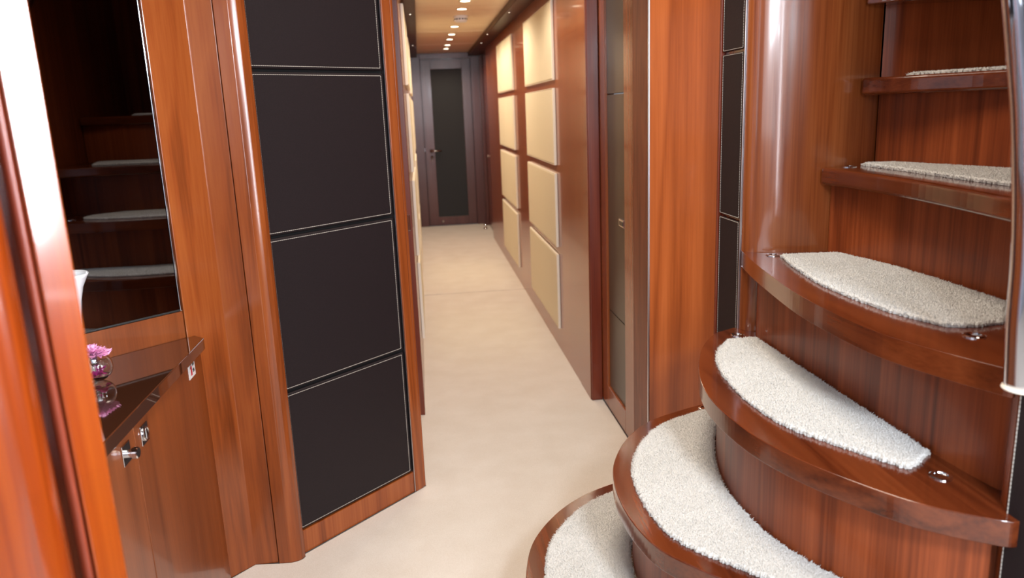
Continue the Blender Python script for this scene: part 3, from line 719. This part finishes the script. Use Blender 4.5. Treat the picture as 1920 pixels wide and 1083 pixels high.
# ------------------------------------------------------------------ ceiling lights, smoke detector
dl0 = None
ords = ['first unseen', 'second unseen', 'nearest', 'second nearest', 'third (just beyond the smoke detector)', 'fourth', 'fifth', 'sixth', 'seventh', 'farthest']
k2 = (CEIL - H) / (2.0 - H)
for i, (x, y) in enumerate([(.325, 3.35), (.325, 3.95), (.322, 4.93), (.322, 5.30), (.330, 5.93), (.322, 6.36), (.326, 6.98), (.325, 7.43), (.328, 8.05), (.328, 8.50)]):
    if dl0 is None:
        dl0 = empty('ceiling_light', (0, 0, 0)); c = dl0
        bm = bmesh.new(); add_lathe(bm, [(0.040, 0), (0.040, -0.003), (0.034, -0.005), (0.031, -0.003), (0.031, 0.0)], seg=28, cap=False); link('bezel', bm, M_CHROME, dl0)
        bm = bmesh.new(); add_lathe(bm, [(0.001, -0.0025), (0.030, -0.0025), (0.031, -0.0005)], seg=28, cap=False); link('lens', bm, M_LAMP, dl0)
    else: c = copy_tree(dl0)
    c.location = (x * k2, y * k2, CEIL - 0.0008)
    c['label'] = '%s round warm ceiling downlight in the row along the corridor' % ords[i].replace(' (just beyond the smoke detector)', '')
    if i < 2: c['label'] = 'round warm ceiling downlight just above the top edge of the picture' if i else 'round warm ceiling downlight above the start of the corridor'
    if i == 4: c['label'] = 'round warm ceiling downlight half hidden by the white smoke detector'
    c['category'] = 'ceiling light'; c['group'] = 'warm downlights along the corridor ceiling'
    d = bpy.data.lights.new('downlight_beam', 'SPOT'); d.energy = 19; d.color = (1.0, 0.85, 0.64); d.spot_size = math.radians(160); d.spot_blend = 0.5; d.shadow_soft_size = 0.03
    s = bpy.data.objects.new('downlight_beam', d); COL.objects.link(s); s.location = (x * k2, y * k2, CEIL - 0.012)
    s.visible_glossy = True
sd = empty('smoke_detector', (0.335 * k2, 5.70 * k2, CEIL - 0.0008), 'white round smoke detector with dark vents on the corridor ceiling', 'smoke detector')
bm = bmesh.new(); add_lathe(bm, [(0.052, 0), (0.052, -0.012), (0.046, -0.016), (0.046, -0.030), (0.040, -0.042), (0.001, -0.045)], seg=32, cap=False); link('housing', bm, M_WHITE, sd, bevel=0.0)
bm = bmesh.new()
for k in range(14):
    a = 2 * math.pi * k / 14; add_box(bm, (0.0462, -0.006, -0.027), (0.0475, 0.006, -0.019), Matrix.Rotation(a, 4, 'Z'))
link('vents', bm, M_BLACK, sd)
t0 = None
for x, y, lb in ((.635, 5.34, 'nearer tiny star light in the dark soffit on the right of the corridor'), (.618, 6.81, 'middle tiny star light in the dark soffit on the right of the corridor'), (.633, 7.63, 'farther tiny star light in the dark soffit on the right of the corridor'),
                 (-.014, 5.30, 'nearer tiny star light in the dark soffit on the left of the corridor'), (-.014, 7.69, 'farther tiny star light in the dark soffit on the left of the corridor')):
    if t0 is None:
        t0 = empty('star_light', (0, 0, 0)); c = t0
        bm = bmesh.new(); add_lathe(bm, [(0.009, 0), (0.009, -0.002), (0.0055, -0.003)], seg=16, cap=False); link('bezel', bm, M_CHROME, t0)
        bm = bmesh.new(); add_lathe(bm, [(0.0054, -0.0028), (0.001, -0.004)], seg=16, cap=False); link('lens', bm, M_TINY, t0)
    else: c = copy_tree(t0)
    c.location = (x, y, SOF - 0.0006); tag(c, lb, 'ceiling light', 'tiny star lights in the soffit')

# ------------------------------------------------------------------ carpets
r1 = [(p.x, p.y) for p in offset(front[1], 0.046) if p.x < 0.884]
near_c = [(-2.25, -3.1), (2.2, -3.1), (2.2, -0.62), (0.883, -0.62), (0.883, r1[-1][1])] + r1[::-1] + [(0.883, r1[0][1]), (0.883, 2.452), (0.759, 2.575), (0.759, 2.79), (0.776, 2.80),
  (0.776, 3.371), (0.7245, 3.371), (0.7245, 5.752), (-0.0595, 5.752), (-0.0595, 3.359), (-0.168, 3.359), (-0.168, 2.75), (-0.062, 2.672), (-0.0615, 2.660), (-0.103, 2.616), (-0.449, 2.270), (-0.4435, 2.258), (-0.450, 2.2445),
  (-0.462, 2.2355), (-0.483, 2.2290), (-0.524, 2.2315), (-0.5945, 2.2385), (-0.661, 2.166), (-0.6445, 2.10), (-0.6445, 0.915), (-2.25, 0.915)]
o = link('carpet', prism(near_c, -0.0115, 0.001), M_CARPET); tag(o, 'cream fitted carpet covering the foyer and the near part of the corridor', 'carpet')
far_c = [(-0.0595, 5.772), (0.7245, 5.764), (0.7245, 8.302), (0.764, 8.302), (0.764, 9.399), (-0.0595, 9.399)]
o = link('carpet', prism(far_c, -0.0115, 0.001), M_CARPET); tag(o, 'cream fitted carpet of the far corridor, beyond the dark seam', 'carpet')

# ------------------------------------------------------------------ blurred door casing close to the camera, left
k = 1.35
P = Vector((-0.273 * k, 0.627 * k)); D = Vector((s2, s2)); Nn = Vector((s2, -s2))
def pt(a, n): q = P - D * a + Nn * n; return (q.x, q.y)
LEAN = 0.010      # the board widens upwards, its inner edge leans with the curved bulkhead
def shift_a(z, k_): return max(z - 0.84, 0.0) * k_
def levels(pts_an, kk):
    # stack of outlines at three heights joined into one board
    bm = bmesh.new(); L = []
    for z in (0.0, 0.84, 2.85):
        L.append([bm.verts.new((*pt(a + shift_a(z, k_), n), z)) for (a, n), k_ in zip(pts_an, kk)])
    bm.faces.new(L[0]); bm.faces.new(L[-1][::-1]); m = len(pts_an)
    for u, v in zip(L, L[1:]):
        for i_ in range(m): bm.faces.new((u[i_], u[(i_ + 1) % m], v[(i_ + 1) % m], v[i_]))
    return bm
A0_ = 0.0
bm = levels([(A0_, 0), (A0_, -0.035), (0.032, -0.035), (0.032, 0)], [0.004, 0.004, LEAN, LEAN])
o = struct(link('trim_19', bm, W_CASE, bevel=0.002, segs=2))
bead = [(0.0325 + 0.0055 * (1 - math.cos(a)), -0.010 + 0.011 * math.sin(a)) for a in [math.pi * i / 10 for i in range(11)]] + [(0.0435, -0.03), (0.0325, -0.03)]
o = link('trim_20', levels(bead, [LEAN] * len(bead)), W_TRIM); struct(auto_smooth(o, 40))
big = [(0.052, -0.03), (0.052, -0.006), (0.055, 0.003), (0.062, 0.009), (0.074, 0.012), (0.091, 0.010), (0.111, 0.002), (0.136, -0.012), (0.166, -0.03)]
big = [(q.x, q.y) for q in spline([(*p, 0) for p in big], 4)] + [(0.176, -0.08), (0.052, -0.08)]
o = link('trim_21', levels(big, [LEAN] * len(big)), W_CASE); struct(auto_smooth(o, 40))
